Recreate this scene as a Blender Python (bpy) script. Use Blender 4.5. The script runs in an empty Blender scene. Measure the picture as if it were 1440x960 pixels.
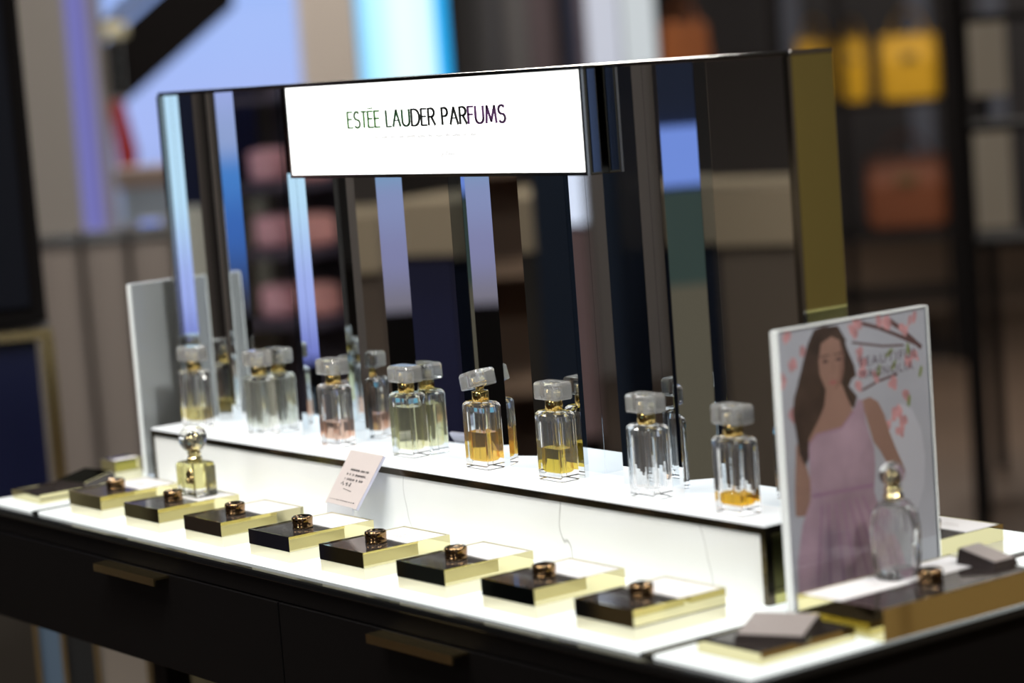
import bpy, bmesh, math, random
from mathutils import Vector, Matrix
random.seed(4)
S = 1.28                                   # plan units (riser width = 1) to metres
scene = bpy.context.scene
col = scene.collection

# ------------------------------------------------------------------ camera
CX, CY, CZ = 2.42452 * S, -1.27806 * S, 0.44554 * S
YAW, PITCH, ROLL, FPX = 0.937187, -0.115796, 0.075473, 3478.7
cam_data = bpy.data.cameras.new('camera')
cam = bpy.data.objects.new('camera', cam_data)
col.objects.link(cam)
ROT = Matrix.Rotation(YAW, 3, 'Z') @ Matrix.Rotation(PITCH, 3, 'X') @ Matrix.Rotation(ROLL, 3, 'Y')
cam.matrix_world = Matrix.Translation((CX, CY, CZ)) @ (ROT @ Matrix.Rotation(math.pi / 2, 3, 'X')).to_4x4()
cam_data.sensor_width = 36.0
cam_data.sensor_fit = 'HORIZONTAL'
cam_data.lens = FPX * 36.0 / 1440.0
cam_data.clip_start = 0.05
cam_data.clip_end = 100
cam_data.dof.use_dof = True
fd = Vector((.62 * S - CX, .04 * S - CY, .1 * S - CZ))
cam_data.dof.focus_distance = fd.dot(ROT @ Vector((0, 1, 0)))
cam_data.dof.aperture_fstop = 2.5
scene.camera = cam

# ------------------------------------------------------------------ world, exposure
world = bpy.data.worlds.new('world')
scene.world = world
world.use_nodes = True
world.node_tree.nodes['Background'].inputs[0].default_value = (.9, .93, 1, 1)
world.node_tree.nodes['Background'].inputs[1].default_value = 0.02
vs = scene.view_settings
vs.view_transform = 'Standard'
vs.look = 'None'
vs.gamma = 1.0
vs.use_curve_mapping = False
vs.exposure = 0.08
scene.cycles.max_bounces = 16
scene.cycles.transmission_bounces = 14
scene.cycles.glossy_bounces = 8
scene.cycles.caustics_reflective = False
scene.cycles.caustics_refractive = True
scene.cycles.sample_clamp_indirect = 4.0
scene.cycles.use_denoising = True

ZF = -0.93            # shop floor
ZC = 2.35             # ceiling
GLOW = 0.86            # lit counter panels


def area(name, loc, size, power, color=(1, .93, .84), target=None):
    d = bpy.data.lights.new(name, 'AREA')
    d.energy = power
    d.size = size
    d.color = color
    o = bpy.data.objects.new(name, d)
    col.objects.link(o)
    o.location = loc
    if target is not None:
        o.rotation_euler = (Vector(target) - Vector(loc)).to_track_quat('-Z', 'Y').to_euler()
    return o


# ------------------------------------------------------------------ materials
MATS = {}


def mat(name, color=(.8, .8, .8), rough=.5, metal=0.0, emit=None, estr=1.0, trans=0.0, ior=1.45, spec=.5, noise=None, coat=0.0):
    if name in MATS:
        return MATS[name]
    m = bpy.data.materials.new(name)
    m.use_nodes = True
    nt = m.node_tree
    b = nt.nodes['Principled BSDF']
    b.inputs['Base Color'].default_value = (*color, 1)
    b.inputs['Roughness'].default_value = rough
    b.inputs['Metallic'].default_value = metal
    b.inputs['IOR'].default_value = ior
    b.inputs['Specular IOR Level'].default_value = spec
    b.inputs['Transmission Weight'].default_value = trans
    b.inputs['Coat Weight'].default_value = coat
    if emit:
        b.inputs['Emission Color'].default_value = (*emit, 1)
        b.inputs['Emission Strength'].default_value = estr
    if noise:
        sc, amt = noise
        tc = nt.nodes.new('ShaderNodeTexCoord')
        n = nt.nodes.new('ShaderNodeTexNoise')
        n.inputs['Scale'].default_value = sc
        n.inputs['Detail'].default_value = 4
        nt.links.new(tc.outputs['Object'], n.inputs['Vector'])
        r = nt.nodes.new('ShaderNodeValToRGB')
        r.color_ramp.elements[0].position = .3
        r.color_ramp.elements[1].position = .7
        r.color_ramp.elements[0].color = (*[c * (1 - amt) for c in color], 1)
        r.color_ramp.elements[1].color = (*[min(1, c * (1 + amt)) for c in color], 1)
        nt.links.new(n.outputs['Fac'], r.inputs['Fac'])
        nt.links.new(r.outputs['Color'], b.inputs['Base Color'])
    MATS[name] = m
    return m


def screen_mat(name, stops, axis=2, strength=1.0):
    """A lit display showing a smooth colour picture along one axis of its own box (generated coordinates)."""
    if name in MATS:
        return MATS[name]
    m = bpy.data.materials.new(name)
    m.use_nodes = True
    nt = m.node_tree
    b = nt.nodes['Principled BSDF']
    b.inputs['Base Color'].default_value = (.02, .02, .02, 1)
    b.inputs['Roughness'].default_value = .35
    tc = nt.nodes.new('ShaderNodeTexCoord')
    sp = nt.nodes.new('ShaderNodeSeparateXYZ')
    nt.links.new(tc.outputs['Generated'], sp.inputs[0])
    r = nt.nodes.new('ShaderNodeValToRGB')
    r.color_ramp.interpolation = 'EASE'
    el = r.color_ramp.elements
    while len(el) < len(stops):
        el.new(.5)
    for e, (p, c) in zip(el, stops):
        e.position = p
        e.color = (*c, 1)
    nt.links.new(sp.outputs[axis], r.inputs['Fac'])
    nt.links.new(r.outputs['Color'], b.inputs['Emission Color'])
    b.inputs['Emission Strength'].default_value = strength
    MATS[name] = m
    return m


def marble_mat():
    m = bpy.data.materials.new('white_marble')
    m.use_nodes = True
    nt = m.node_tree
    b = nt.nodes['Principled BSDF']
    b.inputs['Roughness'].default_value = .22
    tc = nt.nodes.new('ShaderNodeTexCoord')
    mp = nt.nodes.new('ShaderNodeMapping')
    mp.inputs['Scale'].default_value = (2.6, 2.6, 1.5)
    mp.inputs['Rotation'].default_value = (0, .7, 0)
    nt.links.new(tc.outputs['Object'], mp.inputs[0])
    n = nt.nodes.new('ShaderNodeTexWave')
    n.wave_type = 'BANDS'
    n.bands_direction = 'X'
    n.wave_profile = 'SIN'
    n.inputs['Scale'].default_value = .34
    n.inputs['Distortion'].default_value = 5.0
    n.inputs['Detail'].default_value = 5
    n.inputs['Detail Scale'].default_value = 2.6
    n.inputs['Detail Roughness'].default_value = .62
    nt.links.new(mp.outputs[0], n.inputs['Vector'])
    r = nt.nodes.new('ShaderNodeValToRGB')
    el = r.color_ramp.elements
    el[0].position = 0; el[0].color = (.80, .81, .79, 1)
    el[1].position = 1; el[1].color = (.82, .83, .81, 1)
    for p, c in ((.480, (.81, .82, .80)), (.5, (.44, .44, .42)), (.520, (.80, .81, .79))):
        e = el.new(p); e.color = (*c, 1)
    nt.links.new(n.outputs['Fac'], r.inputs['Fac'])
    n2 = nt.nodes.new('ShaderNodeTexNoise')
    n2.inputs['Scale'].default_value = 2.4
    nt.links.new(tc.outputs['Object'], n2.inputs['Vector'])
    r2 = nt.nodes.new('ShaderNodeValToRGB')
    r2.color_ramp.elements[0].position = .42; r2.color_ramp.elements[0].color = (0, 0, 0, 1)
    r2.color_ramp.elements[1].position = .52; r2.color_ramp.elements[1].color = (1, 1, 1, 1)
    nt.links.new(n2.outputs['Fac'], r2.inputs['Fac'])
    mx = nt.nodes.new('ShaderNodeMix')
    mx.data_type = 'RGBA'
    mx.inputs[6].default_value = (.82, .82, .80, 1)
    nt.links.new(r2.outputs['Color'], mx.inputs[0])
    nt.links.new(r.outputs['Color'], mx.inputs[7])
    nt.links.new(mx.outputs[2], b.inputs['Base Color'])
    return m


def liquid_mat(name, color):
    m = bpy.data.materials.new(name)
    m.use_nodes = True
    nt = m.node_tree
    for n in list(nt.nodes):
        if n.type == 'BSDF_PRINCIPLED':
            nt.nodes.remove(n)
    t = nt.nodes.new('ShaderNodeBsdfTransparent')
    t.inputs[0].default_value = (*color, 1)
    tl = nt.nodes.new('ShaderNodeBsdfTranslucent')
    tl.inputs[0].default_value = (*[c ** 1.5 for c in color], 1)
    mx = nt.nodes.new('ShaderNodeMixShader')
    mx.inputs[0].default_value = .16
    nt.links.new(t.outputs[0], mx.inputs[1])
    nt.links.new(tl.outputs[0], mx.inputs[2])
    nt.links.new(mx.outputs[0], nt.nodes['Material Output'].inputs[0])
    return m


M_glow = mat('lit_white_glass', (.35, .35, .35), .12, emit=(.94, 1.0, .98), estr=GLOW)
M_shelf = mat('lit_shelf_glass', (.35, .35, .35), .18, emit=(.97, 1.0, 1.0), estr=.80)
M_sign = mat('lit_sign_face', (.9, .9, .9), .2, emit=(1, 1, 1), estr=1.12)
M_black = mat('black_lacquer', (.004, .0035, .0035), .4, spec=.10)
M_blackgloss = mat('black_glass_rim', (.006, .006, .006), .12, spec=.25)
M_gold = mat('polished_gold', (.86, .74, .42), .06, 1.0)
M_boxgold = mat('pale_gold_mirror', (.69, .63, .37), .035, 1.0)
M_brass = mat('aged_brass', (.55, .42, .2), .25, 1.0)
M_darkgold = mat('dark_bronze_trim', (.10, .085, .06), .15, 1.0)
M_knob = mat('bronze_knob', (.27, .17, .085), .08, 1.0)
M_mirror = mat('mirror_glass', (.86, .90, .93), .012, 1.0)
M_mirrorwarm = mat('brass_mirror', (.52, .50, .20), .10, 1.0)
M_chrome = mat('polished_chrome', (.30, .30, .29), .10, 1.0)
M_tile = mat('smoked_tile', (.035, .028, .026), .09, spec=.8)
M_card = mat('white_card', (.82, .80, .82), .5)
M_glass = mat('clear_glass', (1, 1, 1), 0.0, trans=.968, ior=1.45)  # slightly diffuse: pale haze put in to lift the dark glass
M_frost = mat('frosted_acrylic_cap', (.98, .97, .95), .05, trans=.84, ior=1.42)
M_base = mat('frosted_cream_acrylic', (.80, .76, .56), .4, trans=.25, ior=1.3)


def thin_acrylic(name):
    m = bpy.data.materials.new(name)
    m.use_nodes = True
    nt = m.node_tree
    for n in list(nt.nodes):
        if n.type == 'BSDF_PRINCIPLED':
            nt.nodes.remove(n)
    tb = nt.nodes.new('ShaderNodeBsdfTransparent')
    tb.inputs[0].default_value = (.96, .97, .98, 1)
    gl = nt.nodes.new('ShaderNodeBsdfGlossy')
    gl.inputs['Roughness'].default_value = .04
    fr = nt.nodes.new('ShaderNodeFresnel')
    fr.inputs[0].default_value = 1.25
    mx = nt.nodes.new('ShaderNodeMixShader')
    nt.links.new(fr.outputs[0], mx.inputs[0])
    nt.links.new(tb.outputs[0], mx.inputs[1])
    nt.links.new(gl.outputs[0], mx.inputs[2])
    nt.links.new(mx.outputs[0], nt.nodes['Material Output'].inputs[0])
    return m


M_acrylic = thin_acrylic('clear_acrylic')
M_mauve = mat('mauve_card', (.56, .49, .47), .55)
M_taupe = mat('taupe_block', (.30, .26, .25), .4)
M_ink = mat('dark_ink', (.02, .02, .022), .6)
M_marble = marble_mat()


# ------------------------------------------------------------------ mesh helpers
class MB:
    def __init__(self):
        self.v, self.f, self.mi, self.sm = [], [], [], []

    def face(self, idx, mi=0, smooth=False):
        self.f.append(idx); self.mi.append(mi); self.sm.append(smooth)

    def box(self, x0, x1, y0, y1, z0, z1, mi=0):
        return self.prism([(x0, y0), (x1, y0), (x1, y1), (x0, y1)], z0, z1, mi)

    def prism(self, poly, z0, z1, mi=0):
        return self.loft([[(x, y, z0) for x, y in poly], [(x, y, z1) for x, y in poly]], mi)

    def loft(self, rings, mi=0, smooth=False, cap=True, flip=False):
        n = len(rings[0]); b = len(self.v)
        for r in rings:
            self.v.extend([tuple(p) for p in r])
        for k in range(len(rings) - 1):
            for i in range(n):
                j = (i + 1) % n
                q = [b + k * n + i, b + k * n + j, b + (k + 1) * n + j, b + (k + 1) * n + i]
                self.face(q[::-1] if flip else q, mi, smooth)
        if cap:
            q = [b + i for i in range(n)][::-1]
            self.face(q[::-1] if flip else q, mi)
            q = [b + (len(rings) - 1) * n + i for i in range(n)]
            self.face(q[::-1] if flip else q, mi)
        return self

    def lathe(self, prof, seg=24, cx=0, cy=0, mi=0, smooth=True):
        rings = [[(cx + r * math.cos(2 * math.pi * i / seg), cy + r * math.sin(2 * math.pi * i / seg), z) for i in range(seg)] for r, z in prof]
        return self.loft(rings, mi, smooth)

    def bar(self, a, b, w, h, mi=0):
        a, b = Vector(a), Vector(b)
        d = (b - a).normalized()
        up = Vector((0, 0, 1)) if abs(d.z) < .95 else Vector((0, 1, 0))
        s = d.cross(up).normalized(); u = s.cross(d)
        rings = [[p + s * (w / 2 * i) + u * (h / 2 * j) for i, j in ((-1, -1), (1, -1), (1, 1), (-1, 1))] for p in (a, b)]
        return self.loft(rings, mi)

    def tube(self, pts, r, seg=8, mi=0):
        pts = [Vector(p) for p in pts]; rings = []
        for k, p in enumerate(pts):
            d = (pts[min(k + 1, len(pts) - 1)] - pts[max(k - 1, 0)]).normalized()
            up = Vector((0, 0, 1)) if abs(d.z) < .9 else Vector((1, 0, 0))
            s = d.cross(up).normalized(); u = s.cross(d)
            rings.append([p + s * (r * math.cos(2 * math.pi * i / seg)) + u * (r * math.sin(2 * math.pi * i / seg)) for i in range(seg)])
        return self.loft(rings, mi, True)

    def poly(self, pts, mi=0):
        b = len(self.v)
        self.v.extend([tuple(p) for p in pts])
        self.face(list(range(b, b + len(pts))), mi)
        return self

    def build(self, name, mats, parent=None, fix=True, bevel=0, tri=False):
        me = bpy.data.meshes.new(name)
        me.from_pydata(self.v, [], self.f)
        if not isinstance(mats, (list, tuple)):
            mats = [mats]
        for m in mats:
            me.materials.append(m)
        for p, mi, s in zip(me.polygons, self.mi, self.sm):
            p.material_index = mi
            p.use_smooth = s
        if fix:
            bm = bmesh.new(); bm.from_mesh(me)
            bmesh.ops.recalc_face_normals(bm, faces=bm.faces)
            bm.to_mesh(me); bm.free()
        o = bpy.data.objects.new(name, me)
        col.objects.link(o)
        if parent is not None:
            o.parent = parent
        if bevel:
            md = o.modifiers.new('edge', 'BEVEL')
            md.width = bevel; md.segments = 2; md.limit_method = 'ANGLE'; md.angle_limit = .6
        return o


def empty(name, loc=(0, 0, 0), rz=0, parent=None):
    o = bpy.data.objects.new(name, None)
    o.empty_display_size = .05
    col.objects.link(o)
    o.location = loc
    o.rotation_euler = (0, 0, rz)
    if parent is not None:
        o.parent = parent
    return o


def tag(o, label=None, cat=None, group=None, kind=None):
    if label: o['label'] = label
    if cat: o['category'] = cat
    if group: o['group'] = group
    if kind: o['kind'] = kind
    elif cat: o['kind'] = 'thing'
    return o


def thing(name, label, cat, loc=(0, 0, 0), rz=0, group=None):
    return tag(empty(name, loc, rz), label, cat, group)


def copy_tree(o, parent=None):
    c = o.copy(); col.objects.link(c); c.parent = parent
    for ch in [k for k in o.children]:
        copy_tree(ch, c)
    return c


def rrect(w, t, r, n=4, cx=0, cy=0):
    out = []
    for sx, sy, a0 in ((1, 1, 0), (-1, 1, 90), (-1, -1, 180), (1, -1, 270)):
        for i in range(n + 1):
            a = math.radians(a0 + 90 * i / n)
            out.append((cx + sx * (w / 2 - r) + r * math.cos(a), cy + sy * (t / 2 - r) + r * math.sin(a)))
    return out


def ring(w, t, r, z, n=4):
    r = min(r, w / 2 - 1e-5, t / 2 - 1e-5)
    return [(x, y, z) for x, y in rrect(w, t, r, n)]


def text_mesh(name, body, size, mats, parent, matrix, xs=1.0, align='CENTER', offset=0.0, spacing=1.0, depth=.0002):
    cu = bpy.data.curves.new(name, 'FONT')
    cu.body = body
    cu.size = size
    cu.align_x = align
    cu.align_y = 'CENTER'
    cu.space_character = spacing
    cu.offset = offset
    cu.extrude = depth
    tmp = bpy.data.objects.new(name + '_tmp', cu)
    col.objects.link(tmp)
    bpy.context.view_layer.update()
    dg = bpy.context.evaluated_depsgraph_get()
    me = bpy.data.meshes.new_from_object(tmp.evaluated_get(dg))
    bpy.data.objects.remove(tmp)
    me.materials.clear()
    me.materials.append(mats)
    me.transform(matrix @ Matrix.Diagonal((xs, 1, 1, 1)))
    o = bpy.data.objects.new(name, me)
    col.objects.link(o)
    o.parent = parent
    return o


# ------------------------------------------------------------------ room shell
RX0, RX1, RY0, RY1 = -15.0, 7.5, -7.0, 15.0
M_floor = mat('brown_floor', (.065, .042, .028), .45, noise=(.6, .25))
M_wall = mat('dark_taupe_wall', (.20, .17, .155), .7)
M_ceil = mat('charcoal_ceiling', (.10, .10, .105), .8)
tag(MB().box(RX0, RX1, RY0, RY1, ZF - .1, ZF).build('floor', M_floor), 'brown polished shop floor', None, None, 'structure')
tag(MB().box(RX0, RX1, RY0, RY1, ZC, ZC + .1).build('ceiling', M_ceil), 'dark shop ceiling', None, None, 'structure')
tag(MB().box(RX0, RX1, RY1, RY1 + .1, ZF, ZC).build('wall_back', M_wall), 'dark far wall of the shop', None, None, 'structure')
tag(MB().box(RX0, RX1, RY0 - .1, RY0, ZF, ZC).build('wall_front', M_wall), 'dark wall behind the camera', None, None, 'structure')
tag(MB().box(RX0 - .1, RX0, RY0, RY1, ZF, ZC).build('wall_left', M_wall), 'dark wall beyond the escalator', None, None, 'structure')
tag(MB().box(RX1, RX1 + .1, RY0, RY1, ZF, ZC).build('wall_right', M_wall), 'dark right wall of the shop', None, None, 'structure')

M_lamp = mat('ceiling_lamp_diffuser', (.9, .9, .9), .4, emit=(1, .95, .88), estr=9.0)
M_lampframe = mat('lamp_frame', (.05, .05, .05), .4)
lamp_spots = [(0.4, -1.3, 26), (-1.9, 1.6, 45), (3.4, .9, 46), (-2.4, -1.9, 34), (-4.3, 2.6, 55), (-3.6, 5.6, 88), (-9.5, 7.5, 120), (1.0, -5.0, 60), (4.6, -4.4, 55)]  # last one is added to lift dark mirror reflections
for i, (x, y, pw) in enumerate(lamp_spots):
    t = thing('ceiling_light', ['square ceiling light panel above the camera side of the counter', 'square ceiling light panel behind the mirrored display',
              'square ceiling light panel to the right of the counter', 'square ceiling light panel over the neighbouring counter',
              'square ceiling light panel over the balustrade', 'square ceiling light panel in front of the handbag racks',
              'square ceiling light panel near the bright blue wall', 'square ceiling light panel at the wall behind the camera', 'square ceiling light panel added to lift the dark mirror reflections'][i],
              'ceiling light', (x, y, ZC), 0, 'square ceiling light panels')
    f = MB()
    for a in (-1, 1):
        f.box(-.34, .34, a * .32 - .02, a * .32 + .02, -.04, 0)
        f.box(a * .32 - .02, a * .32 + .02, -.30, .30, -.04, 0)
    f.build('frame', M_lampframe, t)
    MB().box(-.30, .30, -.30, .30, -.025, -.005).build('diffuser', M_lamp, t)
    L = area('lamp_light', (0, 0, -.06), .6, pw)
    L.parent = t

# track spotlights aimed at the display
M_track = mat('track_black', (.02, .02, .02), .4)
for i, (x, y, pw) in enumerate(((1.45, -.95, 6.5), (1.0, -1.9, 2.2), (3.1, -.45, 6.2))):
    t = thing('track_spotlight', ['black track spotlight aimed at the left half of the display', 'black track spotlight aimed at the right half of the display', 'black track spotlight over the right end of the counter'][i], 'spotlight', (x, y, ZC), 0, 'track spotlights over the display')
    MB().lathe([(.05, 0), (.05, -.02), (.012, -.03), (.012, -.12)], 16).build('stem', M_track, t)
    dirv = (Vector((.10 + .60 * i, -.02, .10)) - Vector((x, y, ZC - .2))).normalized()
    can = MB().lathe([(.03, -.02), (.055, 0), (.06, .02), (.06, .15), (.055, .16)], 20).build('can', M_track, t)
    can.location = (0, 0, -.14)
    can.rotation_euler = dirv.to_track_quat('Z', 'Y').to_euler()
    L = area('spot_light', Vector((0, 0, -.14)) + dirv * .18, .25, pw, (.97, 1, .98), None)
    L.rotation_euler = dirv.to_track_quat('-Z', 'Y').to_euler()
    L.data.spread = math.radians(75)
    L.parent = t

# ------------------------------------------------------------------ counter
TX0, TX1, TY0, TY1 = -.106 * S, 1.158 * S, -.170 * S, .332 * S
CZB = -.124 * S
counter = thing('display_counter', 'long black lacquered shop counter with glowing white top panels', 'counter', (.526 * S, .081 * S, ZF))
OX, OY = .526 * S, .081 * S


def cb():
    return MB()


def addc(mb, name, m, parent=None, bevel=0, origin=(OX, OY, ZF)):
    mb.v = [(x - origin[0], y - origin[1], z - origin[2]) for x, y, z in mb.v]
    return mb.build(name, m, parent, bevel=bevel)


addc(cb().box(TX0 + .012, TX1 - .012, TY0 + .022, TY1 - .012, CZB, -.012), 'body', M_black, counter)
rim = cb().box(TX0, TX1, TY0, TY1, -.012, -.0035)
addc(rim, 'top_slab', M_blackgloss, counter, .002)
fas = cb().box(TX0 + .006, TX1 - .006, TY0 + .006, TY0 + .022, -.0345, -.012)
addc(fas, 'fascia', M_black, counter)
for x0, x1, hx in ((-.10, .5255, .2625), (.5275, 1.152, .759)):
    d = addc(cb().box(x0 * S, x1 * S, TY0 + .004, TY0 + .022, CZB, -.0365), 'drawer', M_black, counter, .0012)
    h = cb()
    hx0, hx1 = (hx - .0625) * S, (hx + .0625) * S
    h.box(hx0, hx1, TY0 - .018, TY0 + .006, -.0405, -.0375)
    h.box(hx0, hx1, TY0 - .018, TY0 - .0155, -.0475, -.0405)
    h2 = addc(h, 'handle', M_brass, d)
for x in (TX0 + .05, .526 * S, TX1 - .05):
    for y in (TY0 + .26, TY1 - .06):
        addc(cb().box(x - .02, x + .02, y - .02, y + .02, ZF, CZB), 'leg', M_black, counter)
for x0, x1 in ((-.095, .0085), (.0255, 1.0264), (1.043, 1.148)):
    p = addc(cb().box(x0 * S, x1 * S, -.156 * S, .318 * S, -.0035, 0), 'light_panel', M_glow, counter)
    p['label'] = 'glowing white glass panel'
for x0, x1 in ((.0085, .0255), (1.0264, 1.043)):
    addc(cb().box(x0 * S + .0005, x1 * S - .0005, -.156 * S, .318 * S, -.0035, -.0012), 'divider', M_blackgloss, counter)

# ------------------------------------------------------------------ riser shelf
RH = .0647 * S
RD = .162 * S
riser = thing('riser_shelf', 'white marble riser with lit top shelf and dark metal edge', 'shelf', (.5 * S, RD / 2, 0))
ro = (.5 * S, RD / 2, 0)
addc(cb().box(.006, S - .006, .006, RD - .006, 0, RH - .010), 'core', M_black, riser, origin=ro)
addc(cb().box(.007, S - .007, .0005, .006, 0, RH - .0105), 'marble_front', M_marble, riser, origin=ro)
addc(cb().box(.007, S - .007, RD - .006, RD - .0005, 0, RH - .0105), 'marble_back', M_marble, riser, origin=ro)
for x0, x1 in ((0, .006), (S - .006, S)):
    addc(cb().box(x0, x1, .008, RD - .008, 0, RH - .0105), 'side_panel', M_mirrorwarm, riser, origin=ro)
tr = cb()
tr.box(0, S, -.0015, .009, RH - .010, RH - .0022)
tr.box(0, S, RD - .009, RD + .0015, RH - .010, RH - .0022)
tr.box(0, .008, .009, RD - .009, RH - .010, RH - .0022)
tr.box(S - .008, S, .009, RD - .009, RH - .010, RH - .0022)
for x0, x1 in ((0, .0068), (S - .0068, S)):
    for y0, y1 in ((-.0015, .008), (RD - .008, RD + .0015)):
        tr.box(x0, x1, y0, y1, 0, RH - .010)
addc(tr, 'metal_edge', M_darkgold, riser, origin=ro)
addc(cb().box(.001, S - .001, .0005, RD - .0005, RH - .0022, RH), 'lit_top', M_shelf, riser, origin=ro)

# ------------------------------------------------------------------ mirrored display
FY, BY, HH = .058 * S, .1030 * S, .431 * S
X0, X1 = -.0172 * S, .9965 * S
md = thing('mirror_display', 'tall mirrored back panel of folded glass strips carrying the lit sign', 'display', ((X0 + X1) / 2, (FY + BY) / 2, RH))
mo = ((X0 + X1) / 2, (FY + BY) / 2, RH)
segs = [(-0.0172, 0.058, -0.0091, 0.058), (-0.0091, 0.058, -0.0091, 0.0669), (-0.0091, 0.0669, 0.0371, 0.0669), (0.0371, 0.0669, 0.0534, 0.0745), (0.0534, 0.0745, 0.0534, 0.0798), (0.0534, 0.0798, 0.1412, 0.0737),
        (0.1412, 0.058, 0.2263, 0.058), (0.2263, 0.058, 0.2263, 0.0752), (0.2263, 0.0752, 0.2707, 0.0752), (0.2707, 0.058, 0.3231, 0.058), (0.3231, 0.058, 0.3231, 0.0732), (0.3231, 0.0732, 0.4005, 0.0897),
        (0.4005, 0.058, 0.4463, 0.0823), (0.4463, 0.058, 0.5235, 0.058), (0.5235, 0.058, 0.5235, 0.0727), (0.5235, 0.0727, 0.589, 0.0965), (0.589, 0.058, 0.6315, 0.0686), (0.6315, 0.058, 0.7005, 0.058),
        (0.7005, 0.058, 0.7005, 0.0819), (0.7005, 0.0819, 0.7554, 0.0819), (0.7554, 0.058, 0.8035, 0.058), (0.8035, 0.058, 0.8035, 0.0697), (0.8035, 0.0697, 0.8361, 0.0697), (0.8361, 0.058, 0.8653, 0.0735),
        (0.8653, 0.0735, 0.8653, 0.0868), (0.8653, 0.0868, 0.8982, 0.0868), (0.8982, 0.058, 0.9965, 0.058)]
plan = []
for a in segs:
    for p in ((a[0] * S, a[1] * S), (a[2] * S, a[3] * S)):
        if not plan or (abs(plan[-1][0] - p[0]) + abs(plan[-1][1] - p[1])) > 1e-5:
            plan.append(p)
GT = .0035                                   # glass thickness
zt = HH - .005
for k in range(len(plan) - 1):
    a, b = Vector((*plan[k], 0)), Vector((*plan[k + 1], 0))
    d = (b - a)
    if d.length < .004:
        continue
    nrm = Vector((-d.y, d.x, 0)).normalized()       # points into the cabinet
    e = d.normalized() * .0002
    q = [a + e, b - e, b - e + nrm * GT - d.normalized() * GT * .9, a + e + nrm * GT + d.normalized() * GT * .9]
    mb = cb().prism([(v.x, v.y) for v in q], RH, zt)
    addc(mb, 'mirror_panel', M_mirror, md, origin=mo)
core = [(x, y + .0095) for x, y in plan]
core = [(min(max(x, X0 + .006), X1 - .006), min(y, BY - .006)) for x, y in core]
back = cb().box(X0 + .004, X1 - .004, BY - .004, BY, RH, zt)
addc(back, 'back_panel', M_mirror, md, origin=mo)
sp = addc(cb().box(X1, X1 + .004, FY + .001, BY, RH, zt), 'side_panel', M_mirrorwarm, md, origin=mo)
sp['label'] = 'brass coloured mirror side panel'
sp = addc(cb().box(X0 - .004, X0, FY + .001, BY, RH, zt), 'side_panel', M_mirrorwarm, md, origin=mo)
addc(cb().box(X0 - .0045, X1 + .0045, FY - .0015, BY + .0015, zt, HH), 'top_cap', M_chrome, md, bevel=.001, origin=mo)
for x0, x1 in ((X1 - .0045, X1 + .0045), (X0 - .0045, X0 + .0035)):
    addc(cb().box(x0, x1, FY - .0035, FY - .0002, RH, zt), 'corner_trim', M_chrome, md, origin=mo)
# lit sign box
SX0, SX1, SY0, SZ0, SZ1 = .277 * S, .761 * S, .039 * S, .3365 * S, .4305 * S
SYB = FY - .0045
sb = addc(cb().box(SX0, SX1, SY0 + .002, SYB, SZ0, SZ1), 'sign_box', M_darkgold, md, bevel=.0012, origin=mo)
addc(cb().box(SX1, SX1 + .0015, SY0 + .006, SYB - .003, SZ0 + .003, SZ1 - .003), 'sign_end', mat('dark_blue_mirror', (.07, .10, .17), .06, 1.0), sb, origin=mo)
addc(cb().box(SX0 + .004, SX1 - .004, SY0 - .0008, SY0 + .002, SZ0 + .004, SZ1 - .004), 'sign_face', M_sign, sb, origin=mo)
fr = cb()
for z0, z1 in ((SZ0, SZ0 + .004), (SZ1 - .004, SZ1)):
    fr.box(SX0, SX1, SY0 - .0015, SY0 + .002, z0, z1)
for x0, x1 in ((SX0, SX0 + .004), (SX1 - .004, SX1)):
    fr.box(x0, x1, SY0 - .0015, SY0 + .002, SZ0 + .004, SZ1 - .004)
addc(fr, 'sign_frame', M_chrome, sb, origin=mo)
FRONT = Matrix.Rotation(math.pi / 2, 4, 'X')          # text facing -Y


def sign_text(name, body, x, z, size, m, xs, off=0, spc=1.0, shear=0):
    T = Matrix.Translation((x - mo[0], SY0 - .0011 - mo[1], z - mo[2])) @ FRONT
    return text_mesh(name, body, size, m, sb, T, xs, offset=off, spacing=spc)


M_signink = mat('sign_lettering_ink', (.012, .014, .012), .5)
M_faint = mat('faint_sign_script', (.4, .4, .4), .6, emit=(1, 1, 1), estr=.42)
# letters set one by one across the measured width, tall and narrow
WIDTHS = {'E': .72, 'S': .80, 'T': .74, 'L': .66, 'A': 1.0, 'U': .98, 'D': 1.05, 'R': .84, 'P': .78, 'F': .68, 'M': 1.25, ' ': .55}
line = 'ESTEE LAUDER PARFUMS'
tot = sum(WIDTHS[c] for c in line)
lx, rx = .3895 * S, .6495 * S
xx = lx
H_LET = .0153 * S
zc = .3925 * S
lm = MB()
ink = [0]


def stroke(pts, w=.0021):
    """flat lettering stroke on the sign face"""
    for (x0, z0), (x1, z1) in zip(pts[:-1], pts[1:]):
        a, b = Vector((x0, 0, z0)), Vector((x1, 0, z1))
        d = (b - a).normalized(); ww = w * (1 + .95 * abs(d.z)); s = Vector((-d.z, 0, d.x)) * (ww / 2); e = d * (w * .25)
        q = [a - s - e, b - s + e, b + s + e, a + s - e]
        lm.loft([[(p.x, SY0 - .0012, p.z) for p in q], [(p.x, SY0 - .0007, p.z) for p in q]], ink[0])


def arc(cx, cz, rx_, rz_, a0, a1, n=12):
    return [(cx + rx_ * math.cos(math.radians(a0 + (a1 - a0) * i / n)), cz + rz_ * math.sin(math.radians(a0 + (a1 - a0) * i / n))) for i in range(n + 1)]


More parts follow.
